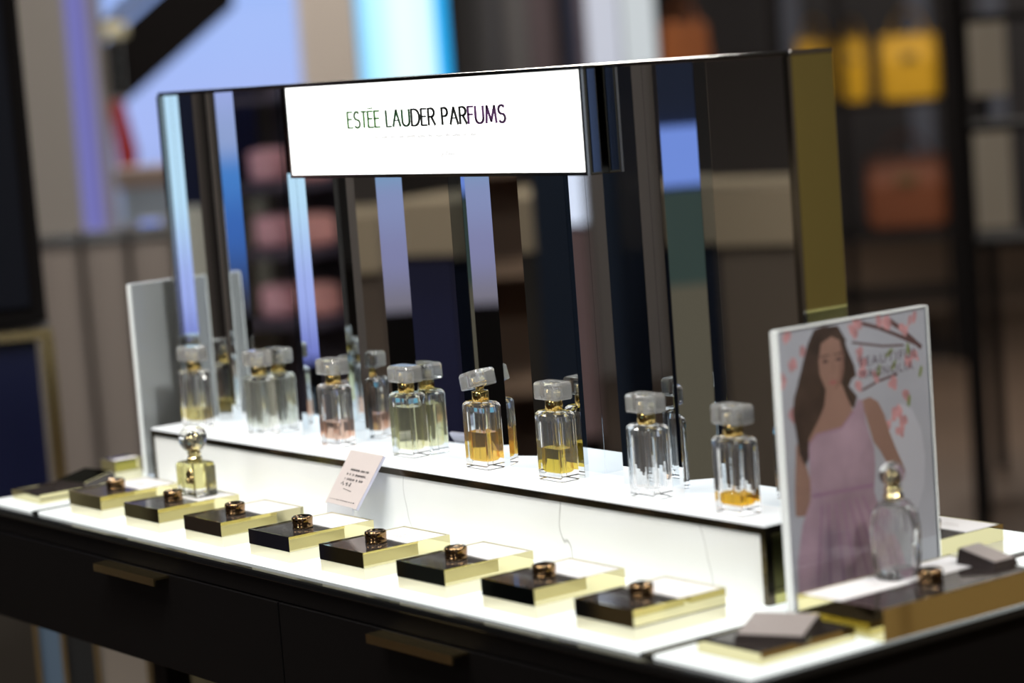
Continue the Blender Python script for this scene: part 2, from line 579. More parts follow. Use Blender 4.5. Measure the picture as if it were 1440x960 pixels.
def letter(c, x, z0, w, h):
    z1 = z0 + h; x1 = x + w
    if c == 'E' or c == 'F':
        stroke([(x, z0), (x, z1)]); stroke([(x, z1), (x1, z1)]); stroke([(x, z0 + h * .54), (x + w * .85, z0 + h * .54)])
        if c == 'E': stroke([(x, z0), (x1, z0)])
    elif c == 'L':
        stroke([(x, z1), (x, z0), (x1, z0)])
    elif c == 'T':
        stroke([(x, z1), (x1, z1)]); stroke([(x + w / 2, z1), (x + w / 2, z0)])
    elif c == 'A':
        stroke([(x, z0), (x + w / 2, z1), (x1, z0)]); stroke([(x + w * .2, z0 + h * .36), (x + w * .8, z0 + h * .36)], .0014)
    elif c == 'U':
        stroke([(x, z1)] + arc(x + w / 2, z0 + h * .3, w / 2, h * .3, 180, 360) + [(x1, z1)])
    elif c == 'D':
        stroke([(x, z0), (x, z1)]); stroke([(x, z1)] + arc(x + w * .35, z0 + h / 2, w * .65, h / 2, 90, -90) + [(x, z0)])
    elif c in 'RP':
        stroke([(x, z0), (x, z1)])
        stroke([(x, z1)] + arc(x + w * .4, z0 + h * .75, w * .52, h * .25, 90, -90) + [(x, z0 + h * .5)])
        if c == 'R': stroke([(x + w * .45, z0 + h * .5), (x1, z0)])
    elif c == 'M':
        stroke([(x, z0), (x + w * .12, z1), (x + w * .5, z0 + h * .08), (x + w * .88, z1), (x1, z0)])
    elif c == 'S':
        stroke(arc(x + w * .5, z0 + h * .75, w * .46, h * .25, 35, 270, 12) + arc(x + w * .5, z0 + h * .25, w * .5, h * .25, 90, -145, 12))


unit = (rx - lx) / tot
for i, c in enumerate(line):
    w = WIDTHS[c] * unit
    ink[0] = 0 if i < 5 else 1 if i < 9 else 2 if i < 16 else 3  # letter colours imitate lens fringing, green through to purple
    if c != ' ':
        letter(c, xx + w * .12, zc - H_LET / 2, w * .76, H_LET)
        if i == 3:
            stroke([(xx + w * .1, zc + H_LET * .68), (xx + w * .95, zc + H_LET * .70)], .0014)
    xx += w
addc(lm, 'sign_lettering', [mat('fringe_leaf_green', (.05, .17, .03), .5), mat('fringe_dark_green', (.015, .06, .02), .5), M_signink, mat('fringe_purple', (.075, .025, .095), .5)], sb, origin=mo)
lm = MB()
ink[0] = 0                                             # pale handwritten line and signature, unreadable in the picture
random.seed(11)
x = .435 * S
while x < .597 * S:
    wv = random.uniform(.006, .02)
    pts, n = [], max(4, int(wv / .0016))
    for i in range(n):
        pts.append((x + wv * i / n, .3745 * S + (.0028 if i % 2 else -.0012) * random.uniform(.3, 1.1)))
    stroke(pts, .0010)
    x += wv + .004
x = .545 * S
stroke([(x + .0025 * i, .3575 * S + (.005 if i in (0, 5) else .0012) * (1 if i % 2 else -.6)) for i in range(12)], .0011)
addc(lm, 'sign_handwriting', M_faint, sb, origin=mo)

# ------------------------------------------------------------------ perfume bottles on the riser
BW, BT, BH = .0352 * S, .0205 * S, .0625 * S


def cavity_ring(z, grow=0.0, k=1.0):
    return ring((BW - .0085) * k + grow, (BT - .0070) * k + grow, .0075, z, 5)


def make_bottle(name, label, loc, rz, level, colour, cap_tilt=0.0, group='tester bottles on the lit riser'):
    t = thing(name, label, 'perfume bottle', loc, rz, group)
    g = MB()
    g.loft([ring(BW - .002, BT - .002, .002, 0), ring(BW, BT, .0025, .0012), ring(BW, BT, .0025, BH - .006), ring(BW - .0016, BT - .0016, .003, BH - .0025),
            ring(BW - .006, BT - .006, .004, BH), ring(.0165, .0165, .008, BH + .0004)], 0, False)
    zc0, zc1 = .0095, BH - .0045
    zl = zc0 + (zc1 - zc0) * level
    top = [cavity_ring(zl + .0001), cavity_ring(max(zl + .0006, zc1 - .008)), cavity_ring(zc1 - .002, 0, .92), cavity_ring(zc1, 0, .55)]
    if level < .02:
        top = [cavity_ring(zc0, 0, .85), cavity_ring(zc0 + .002)] + top[1:]
    if level < .97:
        g.loft(top, 0, False, True, True)
    o = g.build('glass_body', M_glass, t, fix=False)
    bm = bmesh.new(); bm.from_mesh(o.data)
    nface = [f for f in bm.faces]
    bm.to_mesh(o.data); bm.free()
    if level >= .02:
        l = MB()
        rl = [cavity_ring(zc0, 0, .85), cavity_ring(min(zc0 + .002, zl - .0006))]
        if level > .9:
            rl += [cavity_ring(zl - .006), cavity_ring(zl - .0001, 0, .93)]
        else:
            rl += [cavity_ring(zl - .0001)]
        l.loft(rl, 0, False)
        l.build('liquid', liquid_mat(name + '_liquid', colour), t)
    # dip tube and collar
    MB().lathe([(.0011, zc0 + .002), (.0011, BH - .002)], 8).build('dip_tube', M_acrylic, t)
    c = MB().lathe([(.0096, BH + .0004), (.0102, BH + .001), (.0102, BH + .0118), (.0096, BH + .0126), (.0050, BH + .0130), (.0050, BH + .018), (.0056, BH + .0182), (.0056, BH + .0235), (.005, BH + .024)], 28)
    c.build('gold_collar', mat('deep_gold', (.60, .43, .15), .12, 1.0), t)
    zb = BH + .0132
    CH = .0205
    k = MB()
    k.loft([ring(BW - .0035, BT - .002, .004, 0), ring(BW - .001, BT + .0005, .005, .0015), ring(BW - .001, BT + .0005, .005, CH - .0035), ring(BW - .004, BT - .002, .005, CH - .0008), ring(BW - .009, BT - .006, .004, CH)], 0, False)
    # socket for the pump
    k.lathe([(.0064, .0002), (.0064, .0125), (.003, .0128)], 20)
    cap = k.build('cap', M_frost, t, fix=False)
    bm = bmesh.new(); bm.from_mesh(cap.data)
    bmesh.ops.recalc_face_normals(bm, faces=bm.faces)
    socket = [f for f in bm.faces if max(math.hypot(v.co.x, v.co.y) for v in f.verts) < .0066 and all(abs(v.co.z) > .00015 for v in f.verts)]
    bmesh.ops.reverse_faces(bm, faces=socket)
    bm.to_mesh(cap.data); bm.free()
    s = MB().lathe([(.0060, .0008), (.0060, .0118), (.0030, .0122)], 20)
    sl = s.build('gold_sleeve', M_gold, cap)
    cap.location = (0, 0, zb)
    if cap_tilt:
        cap.rotation_euler = (0, cap_tilt, 0)
        cap.location = (-.001, 0, zb + .0035)
    return t


bottle_specs = [
    (.0432, .036, .26, (.95, .86, .52), 0, 'clear bottle farthest left on the riser, a little yellow perfume inside'),
    (.1656, .046, .96, (.97, .98, .93), 0, 'bottle second from left on the riser, filled with nearly colourless perfume'),
    (.3139, .045, .33, (.97, .80, .70), 0, 'clear bottle with shallow peach pink perfume on the riser'),
    (.4432, .046, .80, (.965, .955, .76), 0, 'bottle nearly full of pale greenish yellow perfume on the riser'),
    (.5690, .044, .52, (.98, .77, .28), -.24, 'bottle half full of golden perfume with its cap sitting crooked'),
    (.6846, .041, .42, (.92, .80, .26), 0, 'bottle with olive yellow perfume just right of the crooked cap'),
    (.8254, .031, 0.0, (1, 1, 1), 0, 'empty clear bottle on the right half of the riser'),
    (.9426, .024, .17, (.99, .74, .16), 0, 'rightmost riser bottle with a shallow layer of amber perfume'),
]
for x, y, lv, cl, tilt, lab in bottle_specs:
    make_bottle('perfume_bottle', lab, (x * S, y * S, RH), math.radians(random.uniform(-3, 3)), lv, cl, tilt)


# ------------------------------------------------------------------ gold tester boxes
bw, bl, bh = .0717 * S, .0929 * S, .0243 * S


def make_tester(label, w, l, group, loc, rz, knob=True, base=True):
    """gold mirrored box: dark tile with a knob on the front half, white card on the rear half"""
    t = thing('tester_box', label, 'tester box', loc, rz, group)
    g = MB()
    rimw, rec = .0022, .0016
    hb = bh * .43 if base else 0.0
    if base:
        MB().box(-w / 2 + .0004, w / 2 - .0004, -l / 2 + .0004, l / 2 - .0004, 0, hb).build('frosted_base', M_base, t)
    g.box(-w / 2, w / 2, -l / 2, l / 2, hb, bh - rec)
    g.box(-w / 2, w / 2, -l / 2, -l / 2 + rimw, bh - rec, bh)
    g.box(-w / 2, w / 2, l / 2 - rimw, l / 2, bh - rec, bh)
    g.box(-w / 2, -w / 2 + rimw, -l / 2 + rimw, l / 2 - rimw, bh - rec, bh)
    g.box(w / 2 - rimw, w / 2, -l / 2 + rimw, l / 2 - rimw, bh - rec, bh)
    g.build('gold_case', M_boxgold, t)
    yi0, yi1 = -l / 2 + rimw + .0003, l / 2 - rimw - .0003
    xi = w / 2 - rimw - .0003
    ymid = yi0 + (yi1 - yi0) * .53
    MB().box(-xi, xi, yi0, ymid - .001, bh - rec, bh - rec + .0006).build('dark_tile', M_tile, t)
    c = MB().box(-xi, xi, ymid + .001, yi1, bh - rec, bh - rec + .0009).build('white_card', M_card, t)
    pr = MB()
    for i in range(3):
        pr.box(-xi * .35, xi * (.3 - .1 * i), ymid + .017 + .005 * i, ymid + .0176 + .005 * i, bh - rec + .0009, bh - rec + .00095)
    pr.build('printed_line', M_taupe, c)
    if not knob:
        return t
    k = MB()
    z0 = bh - rec + .0006
    k.lathe([(.0120, z0), (.0126, z0 + .0006), (.0126, z0 + .0030), (.0120, z0 + .0036), (.0122, z0 + .0042), (.0128, z0 + .0118), (.0122, z0 + .0136), (.0102, z0 + .0144), (.0088, z0 + .0134), (.002, z0 + .0130)], 28, .004, ymid - .017)
    k.build('knob', M_knob, t)
    return t


BX0, BS_, BYF = -.1774 * S, .1231 * S, -.1397 * S
ords = {2: 'leftmost gold tester box fully on the long central light panel', 3: 'gold tester box carrying the ball-capped yellow bottle',
        4: 'gold tester box just right of the ball-capped yellow bottle', 5: 'gold tester box in front of the small tilted mauve card',
        6: 'fifth gold tester box from the left on the central light panel', 7: 'fourth gold tester box from the right corner of the central panel',
        8: 'second gold tester box from the right end of the front row', 9: 'rightmost gold tester box at the corner of the central light panel'}
ords[7] = 'third gold tester box from the right end of the front row'
ords[6] = 'fourth gold tester box from the right end of the front row'
G_T = 'gold tester boxes along the counter front'
for i in range(2, 10):
    make_tester(ords[i], bw, bl, G_T, (BX0 + BS_ * i + bw / 2, BYF + bl / 2, 0), 0)
# boxes on the side panels and the back row, turned outward
make_tester('wide gold tester box under the clear faceted bottle at right', .165 * S, .090 * S, 'gold tester boxes on the end panels', (1.110 * S, .0525 * S, 0), math.pi / 2, True, False)
make_tester('gold tester box behind the portrait poster, farther from the camera', bw, .085 * S, 'gold tester boxes behind the riser', (.9835 * S, .206 * S, 0), 0)
make_tester('small gold tester box behind the white poster back at left', .034 * S, .034 * S, 'gold tester boxes on the end panels', (-.0810 * S, .0015 * S, 0), -math.pi / 2, False)


def make_tray(label, loc, rz, block_rot, gold_block=False):
    t = thing('sample_tray', label, 'tray', loc, rz, 'low sample trays at the counter ends')
    w = .069 * S; h = .010 * S
    g = MB().box(-w / 2, w / 2, -w * .68, w * .68, 0, h - .002)
    for a in (-1, 1):
        g.box(a * w / 2 - (.002 if a > 0 else 0), a * w / 2 + (.002 if a < 0 else 0), -w * .68, w * .68, h - .002, h)
        g.box(-w / 2 + .002, w / 2 - .002, a * w * .68 - (.002 if a > 0 else 0), a * w * .68 + (.002 if a < 0 else 0), h - .002, h)
    g.build('gold_case', M_boxgold, t)
    MB().box(-w / 2 + .0022, w / 2 - .0022, -w * .68 + .0022, w * .68 - .0022, h - .002, h - .0012).build('dark_tile', M_tile, t)
    return t, h


def make_block(label, loc, rz, top, w=.060, l=.052):
    t = thing('sample_block', label, 'block', loc, rz, 'sloped blocks on the low trays')
    b = MB()
    b.loft([[(-w / 2, -l / 2, 0), (w / 2, -l / 2, 0), (w / 2, l / 2, 0), (-w / 2, l / 2, 0)],
            [(-w / 2 + .002, -l / 2 + .002, .007), (w / 2 - .002, -l / 2 + .002, .007), (w / 2 - .002, l / 2 - .002, .016), (-w / 2 + .002, l / 2 - .002, .016)]])
    b.build('block_body', M_tile, t)
    b = MB()
    b.loft([[(-w / 2 + .003, -l / 2 + .003, .0072), (w / 2 - .003, -l / 2 + .003, .0072), (w / 2 - .003, l / 2 - .003, .0160), (-w / 2 + .003, l / 2 - .003, .0160)],
            [(-w / 2 + .003, -l / 2 + .003, .0080), (w / 2 - .003, -l / 2 + .003, .0080), (w / 2 - .003, l / 2 - .003, .0168), (-w / 2 + .003, l / 2 - .003, .0168)]])
    b.build('top_card', top, t)
    return t


tr1, th = make_tray('low gold rimmed dark tray at the near right corner of the counter', (1.0985 * S, -.0845 * S, 0), 0, 0)
make_block('mauve topped sloped block on the near right corner tray', (1.1055 * S, -.088 * S, th - .0012), math.radians(28), M_taupe, .070, .056)
tr2, th = make_tray('low gold rimmed dark tray at the far left end of the counter', (-.0475 * S, -.0880 * S, 0), 0, 0)
make_block('gold topped sloped block on the far left tray', (-.0400 * S, -.066 * S, th - .0012), math.radians(10), M_boxgold, .070, .056)
make_block('taupe sloped block at the rear of the wide right tester box', (1.112 * S, .128 * S, bh - .0010), math.radians(90), M_taupe, .034, .052)


# ------------------------------------------------------------------ ball-capped bottles
def make_ball_bottle(label, loc, rz, colour, w=.047, t_=.034, h=.047, ball=.0135, faceted=False):
    t = thing('ball_cap_bottle', label, 'perfume bottle', loc, rz, None)
    g = MB()
    if faceted:
        g.loft([ring(w * .80, t_ * .8, .008, 0, 5), ring(w * .9, t_ * .9, .010, .004, 5), ring(w, t_, .012, h * .30, 5), ring(w * 1.03, t_ * 1.03, .014, h * .62, 5), ring(w * .95, t_ * .95, .014, h * .84, 5),
                ring(w * .62, t_ * .7, .011, h * .97, 5), ring(.018, .018, .009, h, 5)])
        cz0, cz1 = .010, h * .9
        cav = [ring(w * .66, t_ * .62, .009, cz0, 5), ring(w * .8, t_ * .76, .010, h * .6, 5), ring(w * .5, t_ * .5, .008, cz1, 5)]
    else:
        g.loft([ring(w - .003, t_ - .003, .004, 0), ring(w, t_, .005, .002), ring(w, t_, .005, h - .005), ring(w - .003, t_ - .003, .005, h - .001), ring(w - .010, t_ - .010, .005, h)])
        cz0, cz1 = .011, h - .004
        cav = [ring(w - .012, t_ - .011, .007, cz0), ring(w - .009, t_ - .009, .007, cz0 + .002), ring(w - .009, t_ - .009, .007, cz1 - .004), ring(w - .014, t_ - .014, .006, cz1)]
    if colour is None:
        g.loft(cav, 0, False, True, True)
        g.build('glass_body', M_glass, t, fix=False)
    else:
        g.build('glass_body', M_glass, t, fix=False)
        MB().loft(cav).build('liquid', liquid_mat('ball_bottle_liquid', colour), t)
    MB().lathe([(.0085, h), (.0100, h + .0008), (.0100, h + .0045), (.0088, h + .0052), (.0080, h + .0095), (.0092, h + .0100), (.0092, h + .0118), (.006, h + .0125)], 24).build('gold_collar', M_gold, t)
    zc_ = h + .0115 + ball
    prof = [(ball * math.cos(a), zc_ + ball * math.sin(a)) for a in [math.radians(-70 + 155 * i / 16) for i in range(17)]]
    b = MB().lathe(prof, 28)
    bo = b.build('ball_cap', M_glass, t)
    prof = [(ball * .5 * math.cos(a), zc_ - ball * .25 + ball * .6 * math.sin(a)) for a in [math.radians(-80 + 155 * i / 8) for i in range(9)]]
    MB().lathe(prof, 16).build('gold_core', M_gold, bo)
    return t


make_ball_bottle('yellow perfume bottle with a gold ball cap standing on a tester box', (.2235 * S, -.0715 * S, bh - .0005), 0, (.96, .93, .62), .051, .034, .0445, .0185)
make_ball_bottle('clear faceted bottle with a rounded cap in front of the portrait poster', (1.0860 * S, .0560 * S, bh - .0005), math.pi / 2, None, .048, .036, .078, .0128, True)
# a leafy cluster pressed onto the yellow bottle
fl = bpy.data.objects['ball_cap_bottle']
pm = MB()
for a, b_, r in ((.013, .030, .007), (.019, .024, .006), (.010, .022, .005), (.018, .034, .005)):
    pts = [(a + r * math.cos(t) * (1 if k == 0 else .6), 0, b_ + r * math.sin(t)) for k in (0,) for t in [2 * math.pi * i / 10 for i in range(10)]]
    pm.loft([[(x, -.0176, z) for x, y, z in pts], [(a + (x - a) * .7, -.0196, b_ + (z - b_) * .7) for x, y, z in pts]])
pm.build('metal_flower', M_brass, fl)

# ------------------------------------------------------------------ small tilted card on its acrylic easel
ca = thing('card_easel', 'small tilted mauve notice card on a clear acrylic easel', 'sign', (.435 * S, -.015 * S, 0))
# corners measured from the photograph on the card's own plane
BLc, BRc, TRc, TLc = [Vector(p) for p in ((-.0384, -.0230, .0358), (.0397, -.0288, .0358), (.0480, .0120, .0960), (-.0320, .0168, .0960))]
nrm = (BRc - BLc).cross(TLc - BLc).normalized()
back_ = MB().loft([[tuple(p - nrm * .004) for p in (BLc, BRc, TRc, TLc)], [tuple(p - nrm * .0005) for p in (BLc, BRc, TRc, TLc)]]).build('acrylic_plate', mat('lavender_acrylic_edge', (.60, .59, .72), .15), ca)
card_o = MB().loft([[tuple(p - nrm * .0003) for p in (BLc, BRc, TRc, TLc)], [tuple(p) for p in (BLc, BRc, TRc, TLc)]]).build('card', M_mauve, ca)
st = MB()
st.box(-.036, .036, -.038, .012, 0, .0025)
st.loft([[(-.032, -.030, .0025), (.032, -.034, .0025), (.032, -.031, .0025), (-.032, -.027, .0025)], [(-.032, -.0240, .0365), (.032, -.0288, .0365), (.032, -.0258, .0365), (-.032, -.0210, .0365)]])
st.build('easel_foot', mat('milky_acrylic', (.85, .86, .90), .2, trans=.4), ca)
ux, uz = (BRc - BLc), (TLc - BLc)
tx = MB()
random.seed(5)


def cardmark(s0, s1, t0, t1):
    tx.poly([tuple(BLc + ux * s + uz * t + nrm * .0002) for s, t in ((s0, t0), (s1, t0), (s1, t1), (s0, t1))])


rows = [(.30, .86, .665), (.24, .84, .575), (.24, .82, .485)]
for s0, s1, t in rows:
    s = s0
    while s < s1:
        w = random.uniform(.02, .045)
        cardmark(s, s + w * .45, t - .024, t + .022)
        cardmark(s, s + w, t - .004, t + .006)
        s += w + (.05 if random.random() < .22 else .012)
for k in range(9):
    cardmark(.20 + .035 * k, .222 + .035 * k, .375 + .02 * math.sin(k * 2.1), .40 + .03 * math.sin(k * 1.7))
for k in range(7):
    cardmark(.34 + .04 * k, .375 + .04 * k, .30 - .004 * k, .31 - .004 * k)
for k in range(12):
    cardmark(.08 + .068 * k, .08 + .068 * k + random.uniform(.02, .05), .085, .10)
tx.build('card_writing', M_ink, card_o, fix=False)
ca.rotation_euler = (0, 0, math.radians(0))

# ------------------------------------------------------------------ posters in acrylic holders
PH, PY0, PY1 = .2197 * S, -.007 * S, .155 * S
PX = 1.0334 * S


def holder(label, x, y0, y1, h, facing):
    t = thing('poster_holder', label, 'poster', (x, (y0 + y1) / 2, 0))
    L = (y1 - y0) / 2
    MB().box(-.0045 * 1, -.0012, -L, L, .002, h).build('back_sheet', M_acrylic, t)
    MB().box(.0012, .0030, -L, L, .002, h).build('front_sheet', M_acrylic, t)
    MB().box(-.012, .012, -L, L, 0, .002).build('foot', M_acrylic, t)
    return t, L


M_edge = mat('bright_acrylic_edge', (.92, .95, .95), .15)
p1, L1 = holder('portrait poster of a woman in pink dress among magnolia branches', PX, PY0, PY1, PH, 1)
e = MB()
e.box(-.0046, .0031, -L1 - .003, -L1, .0, PH + .0005)
e.box(-.0046, .0031, L1, L1 + .002, .0, PH + .0005)
e.box(-.0046, .0031, -L1, L1, PH, PH + .0012)
e.build('polished_edge', M_edge, p1)
paper = MB().box(-.0010, .0010, -L1 + .0008, L1 - .0008, .004, PH - .0008)
M_paper = mat('poster_sky', (.50, .49, .53), .5, noise=(9, .08))
pap = paper.build('poster_sheet', M_paper, p1)
pmats = [mat('print_hair', (.055, .032, .024), .55, noise=(40, .5)), mat('print_skin', (.36, .20, .15), .55, noise=(12, .12)), mat('print_dress', (.47, .31, .37), .55, noise=(14, .28)),
         mat('print_branch', (.12, .055, .05), .55), mat('print_blossom', (.62, .30, .30), .55, noise=(60, .3)), mat('print_leaf', (.22, .27, .06), .55), mat('print_dark_line', (.06, .03, .03), .55),
         mat('print_lip', (.40, .12, .12), .55), mat('print_skin_shade', (.25, .13, .10), .55), mat('print_fold', (.36, .20, .29), .55), mat('print_light', (.60, .58, .62), .55)]
pm = MB()
PW = PY1 - PY0
lay = [0]


def pp(pts, mi):
    lay[0] += 1
    d = .00102 + lay[0] * .0000015
    pm.poly([(d, -L1 + s * PW, t * PH) for s, t in pts], mi)


def pl(pts, w, mi):
    for (a, b), (c, d_) in zip(pts[:-1], pts[1:]):
        va = Vector((a * PW, b * PH)); vb = Vector((c * PW, d_ * PH)); d = (vb - va).normalized(); n = Vector((-d.y, d.x)) * w / 2
        q = [va - n, vb - n, vb + n, va + n]
        pp([(p.x / PW, p.y / PH) for p in q], mi)


def pe(s, t, rw, rh, mi, rot=0, n=12):
    pp([(s + (rw * math.cos(a) * math.cos(rot) - rh * math.sin(a) * math.sin(rot)) / PW, t + (rw * math.cos(a) * math.sin(rot) + rh * math.sin(a) * math.cos(rot)) / PH) for a in [2 * math.pi * i / n for i in range(n)]], mi)


hair = [(0.243, 0.984), (0.305, 0.993), (0.393, 0.981), (0.436, 0.936), (0.459, 0.889), (0.495, 0.834), (0.504, 0.795), (0.475, 0.787), (0.452, 0.763), (0.503, 0.72), (0.477, 0.678), (0.374, 0.749), (0.286, 0.706), (0.209, 0.626), (0.165, 0.542), (0.134, 0.508), (0.1, 0.564), (0.088, 0.639), (0.075, 0.7), (0.088, 0.757), (0.129, 0.819), (0.163, 0.882), (0.197, 0.937)]
face = [(0.284, 0.932), (0.355, 0.951), (0.408, 0.932), (0.431, 0.885), (0.428, 0.833), (0.405, 0.783), (0.367, 0.75), (0.332, 0.746), (0.294, 0.772), (0.265, 0.82), (0.261, 0.872)]
neck = [(0.301, 0.772), (0.405, 0.776), (0.434, 0.728), (0.47, 0.672), (0.388, 0.618), (0.261, 0.595), (0.207, 0.601), (0.18, 0.56), (0.165, 0.60), (0.241, 0.667), (0.28, 0.707)]
larm = [(0.085, 0.60), (0.135, 0.53), (0.165, 0.445), (0.150, 0.365), (0.112, 0.334), (0.053, 0.341), (0.058, 0.432)]
dress = [(0.163, 0.577), (0.215, 0.617), (0.385, 0.623), (0.477, 0.677), (0.51, 0.712), (0.538, 0.701), (0.553, 0.617), (0.596, 0.522), (0.598, 0.456), (0.579, 0.368), (0.625, 0.257), (0.721, 0.14), (0.802, 0.03), (0.037, 0.03), (0.048, 0.179), (0.09, 0.301), (0.161, 0.394), (0.159, 0.496)]
rarm = [(0.529, 0.703), (0.586, 0.71), (0.64, 0.687), (0.678, 0.638), (0.706, 0.57), (0.755, 0.488), (0.805, 0.413), (0.757, 0.381), (0.698, 0.434), (0.635, 0.51), (0.596, 0.544), (0.568, 0.608)]
br = [[(0.513, 0.99), (0.677, 0.951), (0.815, 0.908), (0.955, 0.86)], [(0.723, 0.984), (0.818, 0.938), (0.961, 0.852)], [(0.49, 0.916), (0.698, 0.883), (0.84, 0.873)], [(0.54, 0.739), (0.656, 0.761), (0.786, 0.773)]]
blo = [(0.525, 0.98), (0.509, 0.959), (0.665, 0.975), (0.735, 0.961), (0.847, 0.935), (0.907, 0.96), (0.527, 0.875), (0.552, 0.843), (0.909, 0.838), (0.863, 0.82), (0.63, 0.782), (0.547, 0.798), (0.74, 0.748), (0.741, 0.627), (0.785, 0.637), (0.778, 0.569), (0.843, 0.7), (0.074, 0.98), (0.154, 0.919), (0.088, 0.874), (0.043, 0.828), (0.055, 0.702), (0.529, 0.763), (0.81, 0.596), (0.709, 0.592)]
lef = [(0.737, 0.855), (0.867, 0.857), (0.854, 0.668), (0.761, 0.807), (0.66, 0.798), (0.945, 0.766)]
pe(.80, .45, .03, .06, 10)
pe(.30, .62, .018, .03, 10)
pl(br[0], .0038, 3); pl(br[1], .0050, 3); pl(br[2], .0022, 3); pl(br[3], .0026, 3)
random.seed(3)
for s, t in blo:
    for k in range(3):
        pe(min(.97, max(.03, s + random.uniform(-.02, .02))), t + random.uniform(-.012, .012) - .004, random.uniform(.0022, .0042), random.uniform(.004, .007), 4, random.uniform(-.8, .8))
for s, t in lef:
    pe(s, t, .0022, .0065, 5, random.uniform(-1, 1))
pp(hair, 0)
pp(neck, 1)
pp(larm, 1)
pp(rarm, 1)
pp(dress, 2)
for a in (.12, .2, .29, .37, .45, .53, .62):
    pl([(.16 + a * .55, .36), (.04 + a * 1.05, .05)], .0030, 9)
pl([(.16, .40), (.58, .39)], .0040, 9)
pl([(.165, .585), (.22, .612), (.385, .618), (.475, .67)], .0016, 9)
pp([(0.135, .51), (.16, .60), (.20, .70), (.26, .77), (.285, .93), (.24, .97), (.19, .92), (.12, .81), (.09, .70), (.10, .56)], 0)
pp(face, 1)
pp([(.405, .783), (.428, .833), (.431, .885), (.408, .932), (.405, .86), (.39, .80), (.35, .755)], 8)
pp([(.255, .86), (.27, .93), (.33, .965), (.41, .945), (.435, .88), (.45, .93), (.40, .985), (.30, .99), (.24, .96)], 0)
for s, t in ((.305, .866), (.392, .866)):
    pe(s, t, .0040, .0016, 6)
    pl([(s - .032, t + .018), (s + .03, t + .021)], .0014, 6)
pl([(.352, .862), (.356, .828), (.345, .822)], .0012, 8)
pe(.349, .787, .0052, .0020, 7)
pm.build('printed_picture', pmats, pap, fix=False)
SIDE = Matrix(((0, 0, 1, 0), (1, 0, 0, 0), (0, 1, 0, 0), (0, 0, 0, 1)))      # text facing +X
M_pink_ink = mat('poster_lettering_ink', (.10, .06, .08), .55)
for body, s, t, sz, wid in (('BEAUTIFUL', .727, .838, .0135, .40), ('MAGNOLIA', .71, .793, .0135, .365)):
    o = text_mesh('poster_lettering', body, sz, M_pink_ink, pap, Matrix.Identity(4), 1.0, spacing=1.25, depth=.00001)
    xs_ = [v.co.x for v in o.data.vertices]
    k = wid * PW / (max(xs_) - min(xs_))
    o.data.transform(Matrix.Translation((.00118, -L1 + s * PW, t * PH)) @ SIDE @ Matrix.Diagonal((k, 1, 1, 1)))
p2, L2 = holder('blank white back of a poster holder at the left end of the riser', -.0560 * S, .0190 * S, .175 * S, PH, -1)
MB().box(-.0010, .0010, -L2 + .0008, L2 - .0008, .004, PH - .0008).build('poster_sheet', mat('white_poster_back', (.88, .87, .84), .6), p2)
e = MB()
e.box(-.0046, .0031, -L2 - .002, -L2, .0, PH + .0005)
e.box(-.0046, .0031, L2, L2 + .002, .0, PH + .0005)
e.box(-.0046, .0031, -L2, L2, PH, PH + .0012)
e.build('polished_edge', M_edge, p2)


# ------------------------------------------------------------------ the shop behind
def az(u):
    return math.radians(65.40 - .016290 * u)


def spot(u, v, D):
    """a world point at horizontal distance D from where the photographer stood"""
    a = az(u)
    hor = 129.4 - .0757 * u
    return Vector((CX - D * math.sin(a), CY + D * math.cos(a), CZ + D * (hor - v) / FPX * 1.005))


def fixture(name, label, cat, u0, u1, v0, v1, D, depth, kind=None, group=None):
    """an Empty on the fixture's base centre, turned toward the shop; returns it with its width and height"""
    um = (u0 + u1) / 2
    c = spot(um, v1, D)
    z0 = max(ZF, c.z)
    z1 = spot(um, v0, D).z
    w = D * (u1 - u0) / FPX
    t = empty(name, (c.x, c.y, z0), az(um))
    tag(t, label, cat, group, kind)
    return t, w, z1 - z0


M_pillar = mat('grey_pillar', (.27, .25, .232), .7)
M_beige = mat('beige_pillar', (.54, .48, .43), .7)
M_brownlow = mat('brown_panel', (.26, .20, .175), .6)
M_metal = mat('brushed_metal', (.6, .58, .55), .25, 1.0)
M_blackframe = mat('black_rack', (.006, .005, .005), .8, spec=.1)
M_navy = mat('navy_lacquer', (.004, .006, .030), .3)

# neighbouring counter with a black tower, far left
t, w, h = fixture('display_cabinet', 'navy cabinet with gold edges at the far left', 'cabinet', -170, 63, 462, 1400, 4.6, .5)
cab_h = h
MB().box(-w / 2 + .02, w / 2 - .02, .02, .5, 0, h - .02).build('body', M_navy, t)
for a in (-1, 1):
    MB().box(a * w / 2 - .012, a * w / 2 + .012, 0, .02, 0, h - .02).build('gold_edge', M_brass, t)
MB().box(-w / 2 - .01, w / 2 + .01, 0, .51, h - .02, h).build('top', M_black, t)
MB().box(-w / 2 - .01, w / 2 + .01, -.012, 0, h - .018, h).build('gold_lip', M_brass, t)
t, w, h = fixture('display_tower', 'tall black display tower standing on the navy cabinet', 'display', -170, 66, -260, 459, 4.75, .3)
t.location.z = bpy.data.objects['display_cabinet'].location.z + cab_h + .0005
MB().box(-w / 2, w / 2, .0, .3, .0, h).build('body', M_blackframe, t)
MB().box(-w / 2 + .03, w / 2 - .03, -.012, .0, .03, h - .03).build('dark_panel', mat('dark_blue_panel', (.004, .005, .010), .5, spec=.15), t)

